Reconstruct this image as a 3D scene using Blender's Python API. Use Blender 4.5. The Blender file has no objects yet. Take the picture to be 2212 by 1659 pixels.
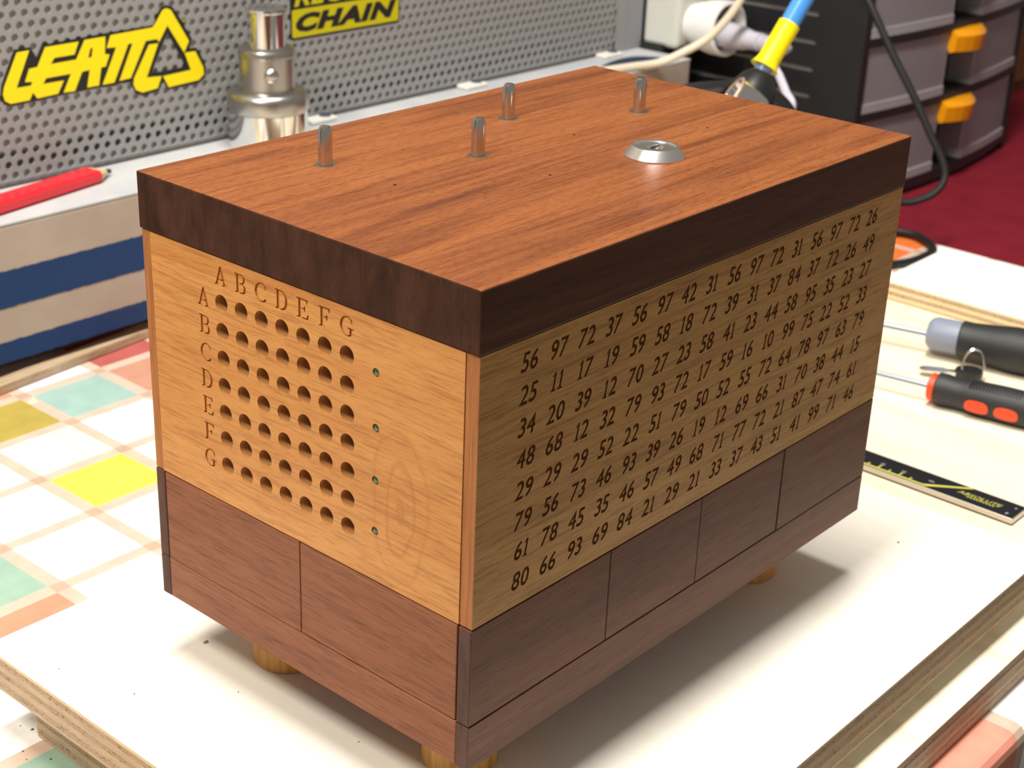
import bpy, bmesh, math, random
from mathutils import Vector, Matrix
random.seed(7)
PI = math.pi
sc = bpy.context.scene
COL = sc.collection
DZ = 1.02                      # floor of the room is z = 0; everything below is written from the lid's top face

# ------------------------------------------------------------------ camera
cd = bpy.data.cameras.new('camera'); cam = bpy.data.objects.new('camera', cd); COL.objects.link(cam)
Rr = Vector((0.6585956, -0.7515833, 0.0370719)); Rd = Vector((-0.2835742, -0.2935198, -0.9129248)); Rf = Vector((0.6970204, 0.5907356, -0.4064405))
CAMP = Vector((-0.3907265, -0.3469479, 0.1964322))
M = Matrix((Rr, -Rd, -Rf)).transposed().to_4x4(); M.translation = CAMP + Vector((0, 0, DZ))
cam.matrix_world = M
cd.sensor_width = 36.0; cd.sensor_fit = 'HORIZONTAL'; cd.lens = 3391.08 / 2212 * 36.0
cd.clip_start = 0.01
cd.dof.use_dof = True; cd.dof.focus_distance = 0.66; cd.dof.aperture_fstop = 55.19 / 2.7
sc.camera = cam
# ------------------------------------------------------------------ world, lights, exposure
w = bpy.data.worlds.new('room_light'); sc.world = w; w.use_nodes = True
w.node_tree.nodes['Background'].inputs[0].default_value = (0.98, 0.91, 0.81, 1)
w.node_tree.nodes['Background'].inputs[1].default_value = 0.27
def area(name, loc, target, sx, sy, power, col):
    d = bpy.data.lights.new(name, 'AREA'); d.shape = 'RECTANGLE'; d.size = sx; d.size_y = sy; d.energy = power; d.color = col
    o = bpy.data.objects.new(name, d); COL.objects.link(o)
    o.location = (loc[0], loc[1], loc[2] + DZ)
    dirv = Vector(target) - Vector(loc)
    o.rotation_euler = dirv.to_track_quat('-Z', 'Y').to_euler()
    return o
L1 = area('ceiling_tube_lamp', (0.06, 0.10, 1.70), (0.06, 0.10, 0), 1.15, 0.20, 60, (1.0, 0.955, 0.88))
L2 = area('side_lamp', (-0.85, 0.17, 1.25), (0.0, 0.10, -0.10), 0.40, 0.30, 21, (1.0, 0.93, 0.82))
vs = sc.view_settings
vs.view_transform = 'Standard'; vs.look = 'None'; vs.gamma = 1.0; vs.exposure = 0.0; vs.use_curve_mapping = False

# ------------------------------------------------------------------ helpers
def S(r, g, b):                # sRGB 0-255 -> linear
    f = lambda c: (c / 255) / 12.92 if c / 255 <= 0.04045 else ((c / 255 + 0.055) / 1.055) ** 2.4
    return (f(r), f(g), f(b), 1)

class MB:
    def __init__(s): s.v = []; s.f = []; s.m = []; s.sm = []
    def add(s, vs, fs, mat=0, smooth=False):
        o = len(s.v); s.v += [tuple(p) for p in vs]
        for f in fs: s.f.append(tuple(i + o for i in f)); s.m.append(mat); s.sm.append(smooth)
    def box(s, x0, x1, y0, y1, z0, z1, mat=0):
        s.add([(x, y, z) for z in (z0, z1) for y in (y0, y1) for x in (x0, x1)],
              [(0, 2, 3, 1), (4, 5, 7, 6), (0, 1, 5, 4), (2, 6, 7, 3), (0, 4, 6, 2), (1, 3, 7, 5)], mat)
    def lathe(s, prof, c, axis=(0, 0, 1), seg=32, mat=0, smooth=True, caps=True):
        a = Vector(axis).normalized(); u = a.orthogonal().normalized(); v = a.cross(u); c = Vector(c)
        vs = []; fs = []; n = len(prof)
        for (r, h) in prof:
            for k in range(seg):
                t = 2 * PI * k / seg
                vs.append(c + a * h + (u * math.cos(t) + v * math.sin(t)) * r)
        for i in range(n - 1):
            for k in range(seg):
                k2 = (k + 1) % seg
                fs.append((i * seg + k, i * seg + k2, (i + 1) * seg + k2, (i + 1) * seg + k))
        s.add(vs, fs, mat, smooth)
        if caps:
            o = len(s.v) - len(vs)
            s.f.append(tuple(o + k for k in reversed(range(seg)))); s.m.append(mat); s.sm.append(False)
            s.f.append(tuple(o + (n - 1) * seg + k for k in range(seg))); s.m.append(mat); s.sm.append(False)
    def tube(s, pts, r, seg=10, mat=0, closed=False):
        P = [Vector(p) for p in pts]; n = len(P); vs = []; fs = []; up = None
        for i in range(n):
            a = P[(i + 1) % n] - P[i - 1] if (closed or 0 < i < n - 1) else (P[1] - P[0] if i == 0 else P[-1] - P[-2])
            a.normalize()
            if up is None: up = a.orthogonal().normalized()
            up = (up - a * up.dot(a)).normalized(); v = a.cross(up)
            rr = r[i] if isinstance(r, (list, tuple)) else r
            for k in range(seg):
                t = 2 * PI * k / seg
                vs.append(P[i] + (up * math.cos(t) + v * math.sin(t)) * rr)
        m = n if closed else n - 1
        for i in range(m):
            for k in range(seg):
                k2 = (k + 1) % seg; j = (i + 1) % n
                fs.append((i * seg + k, i * seg + k2, j * seg + k2, j * seg + k))
        if not closed:
            fs.append(tuple(reversed(range(seg)))); fs.append(tuple((n - 1) * seg + k for k in range(seg)))
        s.add(vs, fs, mat, True)
    def prism(s, poly, fn, d0, d1, mat=0):      # fn(u, v, d) -> point
        n = len(poly)
        vs = [fn(u, v, d0) for u, v in poly] + [fn(u, v, d1) for u, v in poly]
        fs = [tuple(reversed(range(n))), tuple(range(n, 2 * n))] + [(i, (i + 1) % n, n + (i + 1) % n, n + i) for i in range(n)]
        s.add(vs, fs, mat)

def smooth_curve(pts, n=8):    # Catmull-Rom
    P = [Vector(p) for p in pts]; P = [2 * P[0] - P[1]] + P + [2 * P[-1] - P[-2]]; out = []
    for i in range(1, len(P) - 2):
        for k in range(n):
            t = k / n; a, b, c, d = P[i - 1], P[i], P[i + 1], P[i + 2]
            out.append(0.5 * ((2 * b) + (c - a) * t + (2 * a - 5 * b + 4 * c - d) * t * t + (3 * b - a - 3 * c + d) * t ** 3))
    out.append(P[-2]); return out

def build(name, mb, mats, parent=None, base=None, bevel=0, seg=2, recalc=True, **props):
    """Link the collected shapes as ONE mesh. Coordinates are absolute; base (or the parent's place) becomes the local origin."""
    if not isinstance(mats, (list, tuple)): mats = [mats]
    org = Vector(base) if base is not None else (Vector(parent['_org']) if parent is not None else Vector((0, 0, 0)))
    me = bpy.data.meshes.new(name)
    me.from_pydata([tuple(Vector(p) - org) for p in mb.v], [], mb.f)
    for m in mats: me.materials.append(m)
    me.polygons.foreach_set('material_index', mb.m); me.polygons.foreach_set('use_smooth', mb.sm)
    bm = bmesh.new(); bm.from_mesh(me)
    if recalc: bmesh.ops.recalc_face_normals(bm, faces=bm.faces)
    if bevel:
        es = [e for e in bm.edges if len(e.link_faces) == 2 and e.calc_face_angle(0) > 0.6]
        bmesh.ops.bevel(bm, geom=es, offset=bevel, segments=seg, affect='EDGES', profile=0.5, clamp_overlap=True)
    for e in bm.edges:
        if len(e.link_faces) == 2 and e.calc_face_angle(0) > 0.62: e.smooth = False
    bm.to_mesh(me); bm.free()
    o = bpy.data.objects.new(name, me); COL.objects.link(o)
    if parent is not None:
        o.parent = parent
        o.location = org - Vector(parent['_org'])
    else:
        o.location = org + Vector((0, 0, DZ))
    o['_org'] = tuple(org)
    for k, v in props.items(): o[k] = v
    return o
def thing(name, loc, label, category, group=None):
    o = bpy.data.objects.new(name, None); COL.objects.link(o); o.empty_display_size = 0.02
    o.location = (loc[0], loc[1], loc[2] + DZ); o['_org'] = tuple(loc); o['label'] = label; o['category'] = category
    if group: o['group'] = group
    return o
def copy_part(src, parent, offset, name=None):
    c = src.copy(); COL.objects.link(c); c.parent = parent; c.location = Vector(src.location) + Vector(offset)
    return c

# ------------------------------------------------------------------ materials
def mat(name, col, rough=0.5, metal=0.0, spec=0.5, coat=0.0, trans=0.0):
    m = bpy.data.materials.new(name); m.use_nodes = True; b = m.node_tree.nodes['Principled BSDF']
    b.inputs['Base Color'].default_value = col if len(col) == 4 else (*col, 1)
    b.inputs['Roughness'].default_value = rough; b.inputs['Metallic'].default_value = metal
    b.inputs['Specular IOR Level'].default_value = spec; b.inputs['Coat Weight'].default_value = coat
    b.inputs['Transmission Weight'].default_value = trans
    return m
def N(m, t, **kw):
    n = m.node_tree.nodes.new(t)
    for k, v in kw.items():
        if k.startswith('i_'): n.inputs[k[2:].replace('_', ' ')].default_value = v
        else: setattr(n, k, v)
    return n
def LK(m, a, b): m.node_tree.links.new(a, b)
def coords(m, scale, rot=(0, 0, 0), loc=(0, 0, 0)):
    tc = N(m, 'ShaderNodeTexCoord'); mp = N(m, 'ShaderNodeMapping')
    mp.inputs['Scale'].default_value = scale; mp.inputs['Rotation'].default_value = rot; mp.inputs['Location'].default_value = loc
    LK(m, tc.outputs['Object'], mp.inputs['Vector']); return mp.outputs['Vector']
def ramp(m, fac, stops, interp='LINEAR'):
    r = N(m, 'ShaderNodeValToRGB'); r.color_ramp.interpolation = interp
    el = r.color_ramp.elements
    while len(el) < len(stops): el.new(0.5)
    for e, (p, c) in zip(el, stops): e.position = p; e.color = c
    LK(m, fac, r.inputs[0]); return r.outputs[0]
def mixc(m, fac, a, b, mode='MIX'):
    n = N(m, 'ShaderNodeMix', data_type='RGBA', blend_type=mode)
    if isinstance(fac, (int, float)): n.inputs[0].default_value = fac
    else: LK(m, fac, n.inputs[0])
    for k, s in ((6, a), (7, b)):
        if isinstance(s, tuple): n.inputs[k].default_value = s
        else: LK(m, s, n.inputs[k])
    return n.outputs[2]
def bump(m, h, strength=0.2, dist=0.001):
    b = m.node_tree.nodes['Principled BSDF']; n = N(m, 'ShaderNodeBump'); n.inputs['Strength'].default_value = strength; n.inputs['Distance'].default_value = dist
    LK(m, h, n.inputs['Height']); LK(m, n.outputs[0], b.inputs['Normal'])
def wood(name, stops, along, stretch=(9, 110), fine=(60, 1500), pore=0.45, pore_col=(0.25, 0.2, 0.18, 1), rough=0.5, spec=0.35, swirl=None, rot=(0, 0, 0), dist=1.2, bmp=0.25, seed=0.0, mid=(28, 420), midamt=0.35):
    """Grain stretched along one axis: broad streaks, then fine fibres and pores."""
    m = mat(name, (1, 1, 1, 1), rough, spec=spec); b = m.node_tree.nodes['Principled BSDF']
    def sc3(a, c): v = [c, c, c]; v['XYZ'.index(along)] = a; return tuple(v)
    v1 = coords(m, sc3(*stretch), rot, (seed, seed, seed))
    n1 = N(m, 'ShaderNodeTexNoise', i_Scale=1.0, i_Detail=6.0, i_Roughness=0.62, i_Distortion=dist); LK(m, v1, n1.inputs['Vector'])
    c = ramp(m, n1.outputs['Fac'], stops)
    v3 = coords(m, sc3(*mid), rot, (3.1, 1.7, 5.3))
    n3 = N(m, 'ShaderNodeTexNoise', i_Scale=1.0, i_Detail=4.0, i_Roughness=0.6, i_Distortion=0.3); LK(m, v3, n3.inputs['Vector'])
    r3 = ramp(m, n3.outputs['Fac'], [(0.37, (1, 1, 1, 1)), (0.50, (0, 0, 0, 1))])
    m3 = N(m, 'ShaderNodeMath', operation='MULTIPLY'); LK(m, r3, m3.inputs[0]); m3.inputs[1].default_value = midamt
    c = mixc(m, m3.outputs[0], c, mixc(m, 1.0, c, (0.62, 0.52, 0.46, 1), 'MULTIPLY'))
    v2 = coords(m, sc3(*fine), rot)
    n2 = N(m, 'ShaderNodeTexNoise', i_Scale=1.0, i_Detail=3.0, i_Roughness=0.6); LK(m, v2, n2.inputs['Vector'])
    p = ramp(m, n2.outputs['Fac'], [(0.34, (1, 1, 1, 1)), (0.50, (0, 0, 0, 1))])
    mul = N(m, 'ShaderNodeMath', operation='MULTIPLY'); LK(m, p, mul.inputs[0]); mul.inputs[1].default_value = pore
    pc = mixc(m, 1.0, c, pore_col, 'MULTIPLY')
    c = mixc(m, mul.outputs[0], c, pc)
    if swirl: c = swirl(m, c)
    LK(m, c, b.inputs['Base Color'])
    bump(m, n2.outputs['Fac'], bmp, 0.0004)
    return m
MAH_TOP = wood('mahogany_top', [(0.24, S(78, 38, 25)), (0.38, S(108, 60, 32)), (0.52, S(126, 73, 38)), (0.75, S(137, 83, 44))], 'X', (3.5, 46), (190, 1300), 0.65, (0.50, 0.40, 0.34, 1), 0.5, 0.22, mid=(18, 420), midamt=0.65)
MAH_SIDE_SHADED = wood('mahogany_side_shaded', [(0.30, S(64, 36, 22)), (0.5, S(86, 50, 32)), (0.75, S(100, 60, 39))], 'X', (7, 90), (60, 1200), 0.4, (0.4, 0.33, 0.3, 1), 0.5, 0.3)  # darker than the top: its own deeper tone plus shade painted into the colour
MAH_END = wood('mahogany_end_grain', [(0.30, S(50, 30, 22)), (0.5, S(70, 44, 33)), (0.72, S(84, 55, 42))], 'Z', (30, 70), (900, 1500), 0.4, (0.55, 0.5, 0.45, 1), 0.7, 0.12, dist=.4)
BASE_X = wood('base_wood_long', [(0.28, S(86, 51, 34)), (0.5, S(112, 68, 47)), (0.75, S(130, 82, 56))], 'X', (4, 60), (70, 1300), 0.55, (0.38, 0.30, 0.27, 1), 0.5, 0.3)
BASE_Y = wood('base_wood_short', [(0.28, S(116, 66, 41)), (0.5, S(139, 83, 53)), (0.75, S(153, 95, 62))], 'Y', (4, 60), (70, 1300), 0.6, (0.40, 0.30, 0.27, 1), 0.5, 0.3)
BASE_END = wood('base_end_grain', [(0.30, S(66, 44, 38)), (0.5, S(86, 58, 50)), (0.72, S(100, 70, 58))], 'Z', (30, 90), (900, 1500), 0.4, (0.6, 0.5, 0.45, 1), 0.6, 0.3, dist=.4)
def swirl_left(m, c):          # the flame figure low on the letter panel
    tc = N(m, 'ShaderNodeTexCoord'); mp = N(m, 'ShaderNodeMapping'); mp.inputs['Location'].default_value = (0.158 * 42 - 0.25, 0.060 * 42 - 0.25, -0.1430 * 21 - 0.25); mp.inputs['Scale'].default_value = (42, 42, 21)
    LK(m, tc.outputs['Object'], mp.inputs['Vector'])
    nz = N(m, 'ShaderNodeTexNoise', i_Scale=1.1, i_Detail=2.0); LK(m, mp.outputs[0], nz.inputs['Vector'])
    add = N(m, 'ShaderNodeVectorMath', operation='MULTIPLY_ADD'); LK(m, nz.outputs['Color'], add.inputs[0]); add.inputs[1].default_value = (0.5, 0.5, 0.5); LK(m, mp.outputs[0], add.inputs[2])
    ln = N(m, 'ShaderNodeVectorMath', operation='LENGTH'); LK(m, add.outputs[0], ln.inputs[0])
    s = N(m, 'ShaderNodeMath', operation='SINE'); k = N(m, 'ShaderNodeMath', operation='MULTIPLY'); LK(m, ln.outputs['Value'], k.inputs[0]); k.inputs[1].default_value = 22.0; LK(m, k.outputs[0], s.inputs[0])
    rg = ramp(m, s.outputs[0], [(0.55, (0, 0, 0, 1)), (1.0, (1, 1, 1, 1))])
    fall = ramp(m, ln.outputs['Value'], [(0.45, (1, 1, 1, 1)), (1.1, (0, 0, 0, 1))])
    f = N(m, 'ShaderNodeMath', operation='MULTIPLY'); LK(m, rg, f.inputs[0]); LK(m, fall, f.inputs[1])
    f2 = N(m, 'ShaderNodeMath', operation='MULTIPLY'); LK(m, f.outputs[0], f2.inputs[0]); f2.inputs[1].default_value = 0.42
    return mixc(m, f2.outputs[0], c, S(172, 104, 52))
CH_LEFT = wood('alder_letter_panel', [(0.28, S(196, 128, 62)), (0.45, S(206, 142, 74)), (0.60, S(212, 150, 82)), (0.8, S(220, 160, 92))], 'Y', (4, 60), (100, 1700), 0.5, (0.62, 0.48, 0.36, 1), 0.42, 0.35, swirl=swirl_left, rot=(-.06, 0, 0), mid=(34, 700), midamt=0.6)
CH_RIGHT = wood('alder_number_panel', [(0.28, S(176, 126, 70)), (0.45, S(198, 149, 86)), (0.62, S(207, 158, 94)), (0.8, S(214, 167, 104))], 'X', (4, 70), (100, 1700), 0.55, (0.55, 0.44, 0.34, 1), 0.45, 0.35, mid=(30, 650), midamt=0.65)
CH_END = wood('alder_board_edge', [(0.30, S(152, 92, 48)), (0.5, S(172, 110, 60)), (0.72, S(186, 124, 72))], 'Z', (14, 330), (60, 1400), 0.35, (0.6, 0.45, 0.38, 1), 0.5, 0.3)
BURN = mat('burnt_groove', S(116, 76, 44), 0.8, spec=0.1)
GROOVE = mat('carved_groove', S(186, 122, 62), 0.8, spec=0.1)
HOLEW = mat('drilled_hole_wall', S(190, 138, 86), 0.7, spec=0.15)
GAP = mat('dark_core', S(22, 15, 12), 0.9, spec=0.1)
FOOT = wood('pine_dowel', [(0.3, S(176, 122, 56)), (0.5, S(206, 154, 84)), (0.7, S(222, 174, 104))], 'Z', (10, 170), (60, 1500), 0.3, (0.7, 0.55, 0.4, 1), 0.5, 0.3)
STEEL = mat('polished_steel', (0.62, 0.60, 0.57), 0.16, 1.0)
STEEL_D = mat('turned_steel', (0.50, 0.48, 0.45), 0.30, 1.0)
CHROME = mat('chrome', (0.78, 0.77, 0.76), 0.10, 1.0)
LED = mat('green_led', S(24, 88, 64), 0.12, spec=0.6, coat=0.5)
BLACKP = mat('black_plastic', S(26, 26, 28), 0.42)
BLACKC = mat('black_rubber', S(20, 20, 22), 0.5)

# ------------------------------------------------------------------ 2-D outlines -> engraved sheets
def circle(cx, cy, r, n=20): return [(cx + r * math.cos(2 * PI * k / n), cy + r * math.sin(2 * PI * k / n)) for k in range(n)]
def fill_sheet(loops, depth):
    """Filled 2-D curve (nested loops become holes) with thickness; returns (verts, faces) with z in [-depth/2, depth/2]."""
    cu = bpy.data.curves.new('tmp', 'CURVE'); cu.dimensions = '2D'; cu.fill_mode = 'BOTH'; cu.extrude = depth / 2
    for lp in loops:
        sp = cu.splines.new('POLY'); sp.points.add(len(lp) - 1)
        for p, (x, y) in zip(sp.points, lp): p.co = (x, y, 0, 1)
        sp.use_cyclic_u = True
    ob = bpy.data.objects.new('tmp', cu); COL.objects.link(ob)
    dg = bpy.context.evaluated_depsgraph_get(); me = bpy.data.meshes.new_from_object(ob.evaluated_get(dg))
    v = [tuple(p.co) for p in me.vertices]; f = [tuple(p.vertices) for p in me.polygons]
    bpy.data.objects.remove(ob); bpy.data.curves.remove(cu); bpy.data.meshes.remove(me)
    return v, f
def glyphs(chars, res=3):
    out = {}
    for ch in chars:
        cu = bpy.data.curves.new('t', 'FONT'); cu.body = ch; cu.size = 1.0
        ob = bpy.data.objects.new('t', cu); COL.objects.link(ob)
        bpy.context.view_layer.objects.active = ob
        for q in bpy.context.selected_objects: q.select_set(False)
        ob.select_set(True); bpy.ops.object.convert(target='CURVE')
        ob = bpy.context.view_layer.objects.active; lps = []
        for sp in ob.data.splines:
            pts = []; bp = sp.bezier_points; n = len(bp)
            for i in range(n):
                a, b = bp[i], bp[(i + 1) % n]; p0, p1, p2, p3 = a.co, a.handle_right, b.handle_left, b.co
                straight = (p3 - p0).length < 1e-6 or (((p1 - p0).cross(p3 - p0)).length + ((p2 - p0).cross(p3 - p0)).length) < 1e-5
                for k in range(1 if straight else res):
                    t = k / res; q = (1 - t) ** 3 * p0 + 3 * (1 - t) ** 2 * t * p1 + 3 * (1 - t) * t * t * p2 + t ** 3 * p3
                    pts.append((q.x, q.y))
            lps.append(pts)
        xs = [p[0] for l in lps for p in l]; ys = [p[1] for l in lps for p in l]; x0, y0 = min(xs), min(ys); h = max(ys) - y0; wd = (max(xs) - x0) / h
        out[ch] = ([[((x - x0) / h, (y - y0) / h) for x, y in l] for l in lps], wd)
        dat = ob.data; bpy.data.objects.remove(ob); bpy.data.curves.remove(dat)
    return out
def arc(cx, cy, rx, ry, a0, a1, n=8): return [(cx + rx * math.cos(math.radians(a0 + (a1 - a0) * k / n)), cy + ry * math.sin(math.radians(a0 + (a1 - a0) * k / n))) for k in range(n + 1)]
LET = {   # slab-serif capitals, height 1
 'A': [[(0, 0), (.28, 0), (.28, .07), (.19, .07), (.25, .26), (.53, .26), (.58, .07), (.49, .07), (.49, 0), (.82, 0), (.82, .07), (.74, .07), (.47, 1), (.36, 1), (.08, .07), (0, .07)], [(.28, .34), (.50, .34), (.39, .74)]],
 'B': [[(0, 0), (.45, 0)] + arc(.45, .27, .27, .27, -90, 70) + arc(.42, .76, .25, .24, -50, 90) + [(0, 1), (0, .93), (.1, .93), (.1, .07), (0, .07)], [(.25, .08), (.43, .08)] + arc(.43, .28, .14, .2, -90, 90) + [(.25, .48)], [(.25, .56), (.42, .56)] + arc(.42, .745, .12, .185, -90, 90) + [(.25, .93)]],
 'C': [arc(.42, .5, .42, .5, 48, 320, 18) + [(.66, .25)] + arc(.42, .5, .27, .43, 315, 50, 16) + [(.66, .66), (.73, .66)]],
 'D': [[(0, 0), (.36, 0)] + arc(.36, .5, .42, .5, -90, 90, 14) + [(0, 1), (0, .93), (.1, .93), (.1, .07), (0, .07)], [(.25, .08), (.34, .08)] + arc(.34, .5, .29, .42, -90, 90, 12) + [(.25, .92)]],
 'E': [[(0, 0), (.68, 0), (.72, .27), (.65, .27), (.58, .08), (.25, .08), (.25, .47), (.44, .47), (.44, .37), (.51, .37), (.51, .65), (.44, .65), (.44, .55), (.25, .55), (.25, .92), (.54, .92), (.6, .77), (.67, .77), (.66, 1), (0, 1), (0, .93), (.1, .93), (.1, .07), (0, .07)]],
 'F': [[(0, 0), (.36, 0), (.36, .07), (.25, .07), (.25, .47), (.44, .47), (.44, .37), (.51, .37), (.51, .65), (.44, .65), (.44, .55), (.25, .55), (.25, .92), (.54, .92), (.6, .77), (.67, .77), (.66, 1), (0, 1), (0, .93), (.1, .93), (.1, .07), (0, .07)]],
 'G': [arc(.42, .5, .42, .5, 48, 310, 18) + [(.7, .14), (.7, .38), (.8, .38), (.8, .45), (.45, .45), (.45, .38), (.55, .38), (.55, .12)] + arc(.42, .5, .27, .43, 290, 50, 16) + [(.66, .66), (.73, .66)]],
}
def embolden(loops, d):          # push every outline outwards along its normals
    res = []
    for l in loops:
        n = len(l); o = []
        for i in range(n):
            (x0, y0), (x, y), (x1, y1) = l[i - 1], l[i], l[(i + 1) % n]
            a = Vector((y - y0, x0 - x)); b = Vector((y1 - y, x - x1)); m_ = (a.normalized() if a.length > 1e-9 else b) + (b.normalized() if b.length > 1e-9 else a)
            m_ = m_.normalized() if m_.length > 1e-6 else Vector((0, 0)); o.append((x + m_.x * d, y + m_.y * d))
        res.append(o)
    return res
def area2(l): return sum(l[i - 1][0] * l[i][1] - l[i][0] * l[i - 1][1] for i in range(len(l)))
GL = {k_: (embolden(v_[0], 0.022 * (1 if area2(max(v_[0], key=lambda q: abs(area2(q)))) > 0 else -1)), v_[1]) for k_, v_ in glyphs('023456789').items()}
GL['1'] = ([[(0.0, 0), (.40, 0), (.40, .07), (.29, .09), (.29, 1), (.17, 1), (0.0, .80), (.04, .74), (.15, .84), (.13, .09), (0.0, .07)]], .42)
ROWS = ['56 97 72 37 56 97 42 31 56 97 72 31 56 97 72 26', '25 11 17 19 59 58 18 72 39 31 37 84 37 72 26 49', '34 20 39 12 70 27 23 58 41 23 44 58 95 35 23 27',
        '48 68 12 32 79 93 72 17 59 16 10 99 75 22 52 33', '29 29 29 52 22 51 79 50 52 55 72 64 78 97 63 79', '79 56 73 46 93 39 26 19 12 69 66 31 70 38 44 15',
        '61 78 45 35 46 57 49 68 71 77 72 21 87 47 74 61', '80 66 93 69 84 21 29 21 33 37 43 51 41 99 71 46']

# ------------------------------------------------------------------ dimensions of the wooden box
BL, BW = 0.3165, 0.2000
ZL, ZS, ZB = -0.0260, -0.1427, -0.2106       # lid underside, seam body/base, base underside
ZP = -0.2476                                 # top of the plywood under the feet
ZQ = -0.2688                                 # its underside
Z2 = -0.2784                                 # lower plywood sheet, top
Z0 = -0.3005                                 # table cloth
TK = 0.0068

# ================================================================== SETTING
FLOORM = mat('dark_floor', S(58, 50, 46), 0.7)
mb = MB(); mb.box(-3.5, 4.0, -3.5, 3.0, -DZ - 0.05, -DZ); build('floor', mb, FLOORM, kind='structure')
WALLM = mat('grey_wall', S(150, 142, 132), 0.8)
mb = MB(); mb.box(-3.5, 4.0, 1.15, 1.25, -DZ, 1.9); build('wall_back', mb, WALLM, kind='structure')

# ------------------------------------------------------------------ table with checked cloth
TY0, TY1, TX0, TX1 = -0.106, 1.02, -0.75, 1.028
TABM = mat('table_wood', S(110, 78, 52), 0.5)
tb = thing('table', (0.2, 0.4, -DZ), 'work table covered by the colourful checked cloth', 'table')
mb = MB(); mb.box(TX0 + .006, TX1 - .006, TY0 + .006, TY1 - .006, Z0 - .0305, Z0 - .0015); build('table_top', mb, TABM, tb)
for (x, y) in ((TX0 + .06, TY0 + .06), (TX1 - .06, TY0 + .06), (TX0 + .06, TY1 - .06), (TX1 - .06, TY1 - .06)):
    mb = MB(); mb.box(x - .025, x + .025, y - .025, y + .025, -DZ, Z0 - .0305); build('leg', mb, TABM, tb)

CP = {'white': S(246, 245, 243), 'cream': S(244, 236, 205), 'yellow': S(228, 218, 84), 'olive': S(172, 154, 74), 'teal': S(152, 182, 174), 'mint': S(150, 178, 160),
      'salmon': S(190, 140, 118), 'pink': S(226, 150, 130), 'rose': S(176, 92, 88), 'lav': S(222, 216, 226), 'orange': S(226, 116, 52), 'terra': S(192, 142, 116), 'line': S(206, 180, 164), 'cross': S(186, 160, 140)}
def cloth_mat(n, col):
    m = mat('cloth_' + n, col, 0.85, spec=0.15); b = m.node_tree.nodes['Principled BSDF']
    v = coords(m, (1500, 1500, 1500)); wv = N(m, 'ShaderNodeTexWave', i_Scale=0.35, i_Distortion=0.6); LK(m, v, wv.inputs['Vector'])
    nz = N(m, 'ShaderNodeTexNoise', i_Scale=60.0, i_Detail=3.0); tc = N(m, 'ShaderNodeTexCoord'); LK(m, tc.outputs['Object'], nz.inputs['Vector'])
    c = ramp(m, nz.outputs['Fac'], [(0.3, tuple(x * 0.88 for x in col[:3]) + (1,)), (0.65, col)])
    LK(m, c, b.inputs['Base Color']); bump(m, wv.outputs['Fac'], 0.15, 0.0003)
    return m
cnames = list(CP); CM = [cloth_mat(n, CP[n]) for n in cnames]
CELL = {(0, 0): 'white', (1, 0): 'cream', (1, 1): 'yellow', (0, 1): 'white', (0, 2): 'white', (1, 2): 'cream', (2, 2): 'white', (2, 1): 'cream', (1, 3): 'olive', (2, 3): 'teal',
        (2, 4): 'lav', (3, 3): 'salmon', (3, 4): 'rose', (1, 4): 'pink', (0, 3): 'teal', (-1, 0): 'mint', (-1, -1): 'terra', (0, -1): 'cream', (-2, -2): 'white', (-1, -2): 'white', (-2, -3): 'mint', (-1, -3): 'mint',
        (3, -8): 'pink', (4, -8): 'white', (2, -8): 'white', (13, -1): 'orange', (14, -1): 'orange', (13, -2): 'white', (14, -2): 'white', (12, -1): 'white', (3, 2): 'cream'}
PX, PY, X00, Y00, LW = 0.0676, 0.0618, 0.0465, 0.3678, 0.0048
def bands(a0, a1, o, p):
    cuts = [(a0, None)]; k = math.floor((a0 - o) / p)
    out = []; pos = a0
    while pos < a1 - 1e-9:
        k = math.floor((pos - o + LW) / p + 1e-9); ls, le = o + k * p - LW, o + k * p + LW
        if pos < le - 1e-9: e, t = min(le, a1), ('l', k)
        else: e, t = min(o + (k + 1) * p - LW, a1), ('c', k)
        out.append((pos, e, t)); pos = e
    return out
rnd = random.Random(3); pal = ['white', 'white', 'cream', 'yellow', 'teal', 'salmon', 'mint', 'orange', 'olive', 'white']
mb = MB(); bx = bands(TX0, TX1, X00, PX); by = bands(TY0, TY1, Y00, PY)
def cell_name(tx, ty):
    if tx[0] == 'l' and ty[0] == 'l': return 'cross'
    if tx[0] == 'l' or ty[0] == 'l': return 'line'
    k = (tx[1], ty[1])
    if k not in CELL: CELL[k] = rnd.choice(pal)
    return CELL[k]
for (x0, x1, tx) in bx:
    for (y0, y1, ty) in by:
        mb.add([(x0, y0, Z0), (x1, y0, Z0), (x1, y1, Z0), (x0, y1, Z0)], [(0, 1, 2, 3)], cnames.index(cell_name(tx, ty)))
    for (yy, sy, ty) in ((TY0, -1, by[0][2]), (TY1, 1, by[-1][2])):      # hem falling over the edge with a rounded shoulder
        pr = [(0, 0), (.0035, -.0010), (.0060, -.0040), (.0070, -.0080), (.0075, -.16)]
        for (a, b) in zip(pr, pr[1:]):
            mb.add([(x0, yy + sy * a[0], Z0 + a[1]), (x1, yy + sy * a[0], Z0 + a[1]), (x1, yy + sy * b[0], Z0 + b[1]), (x0, yy + sy * b[0], Z0 + b[1])], [(0, 1, 2, 3)], cnames.index(cell_name(tx, ty)), True)
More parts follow.
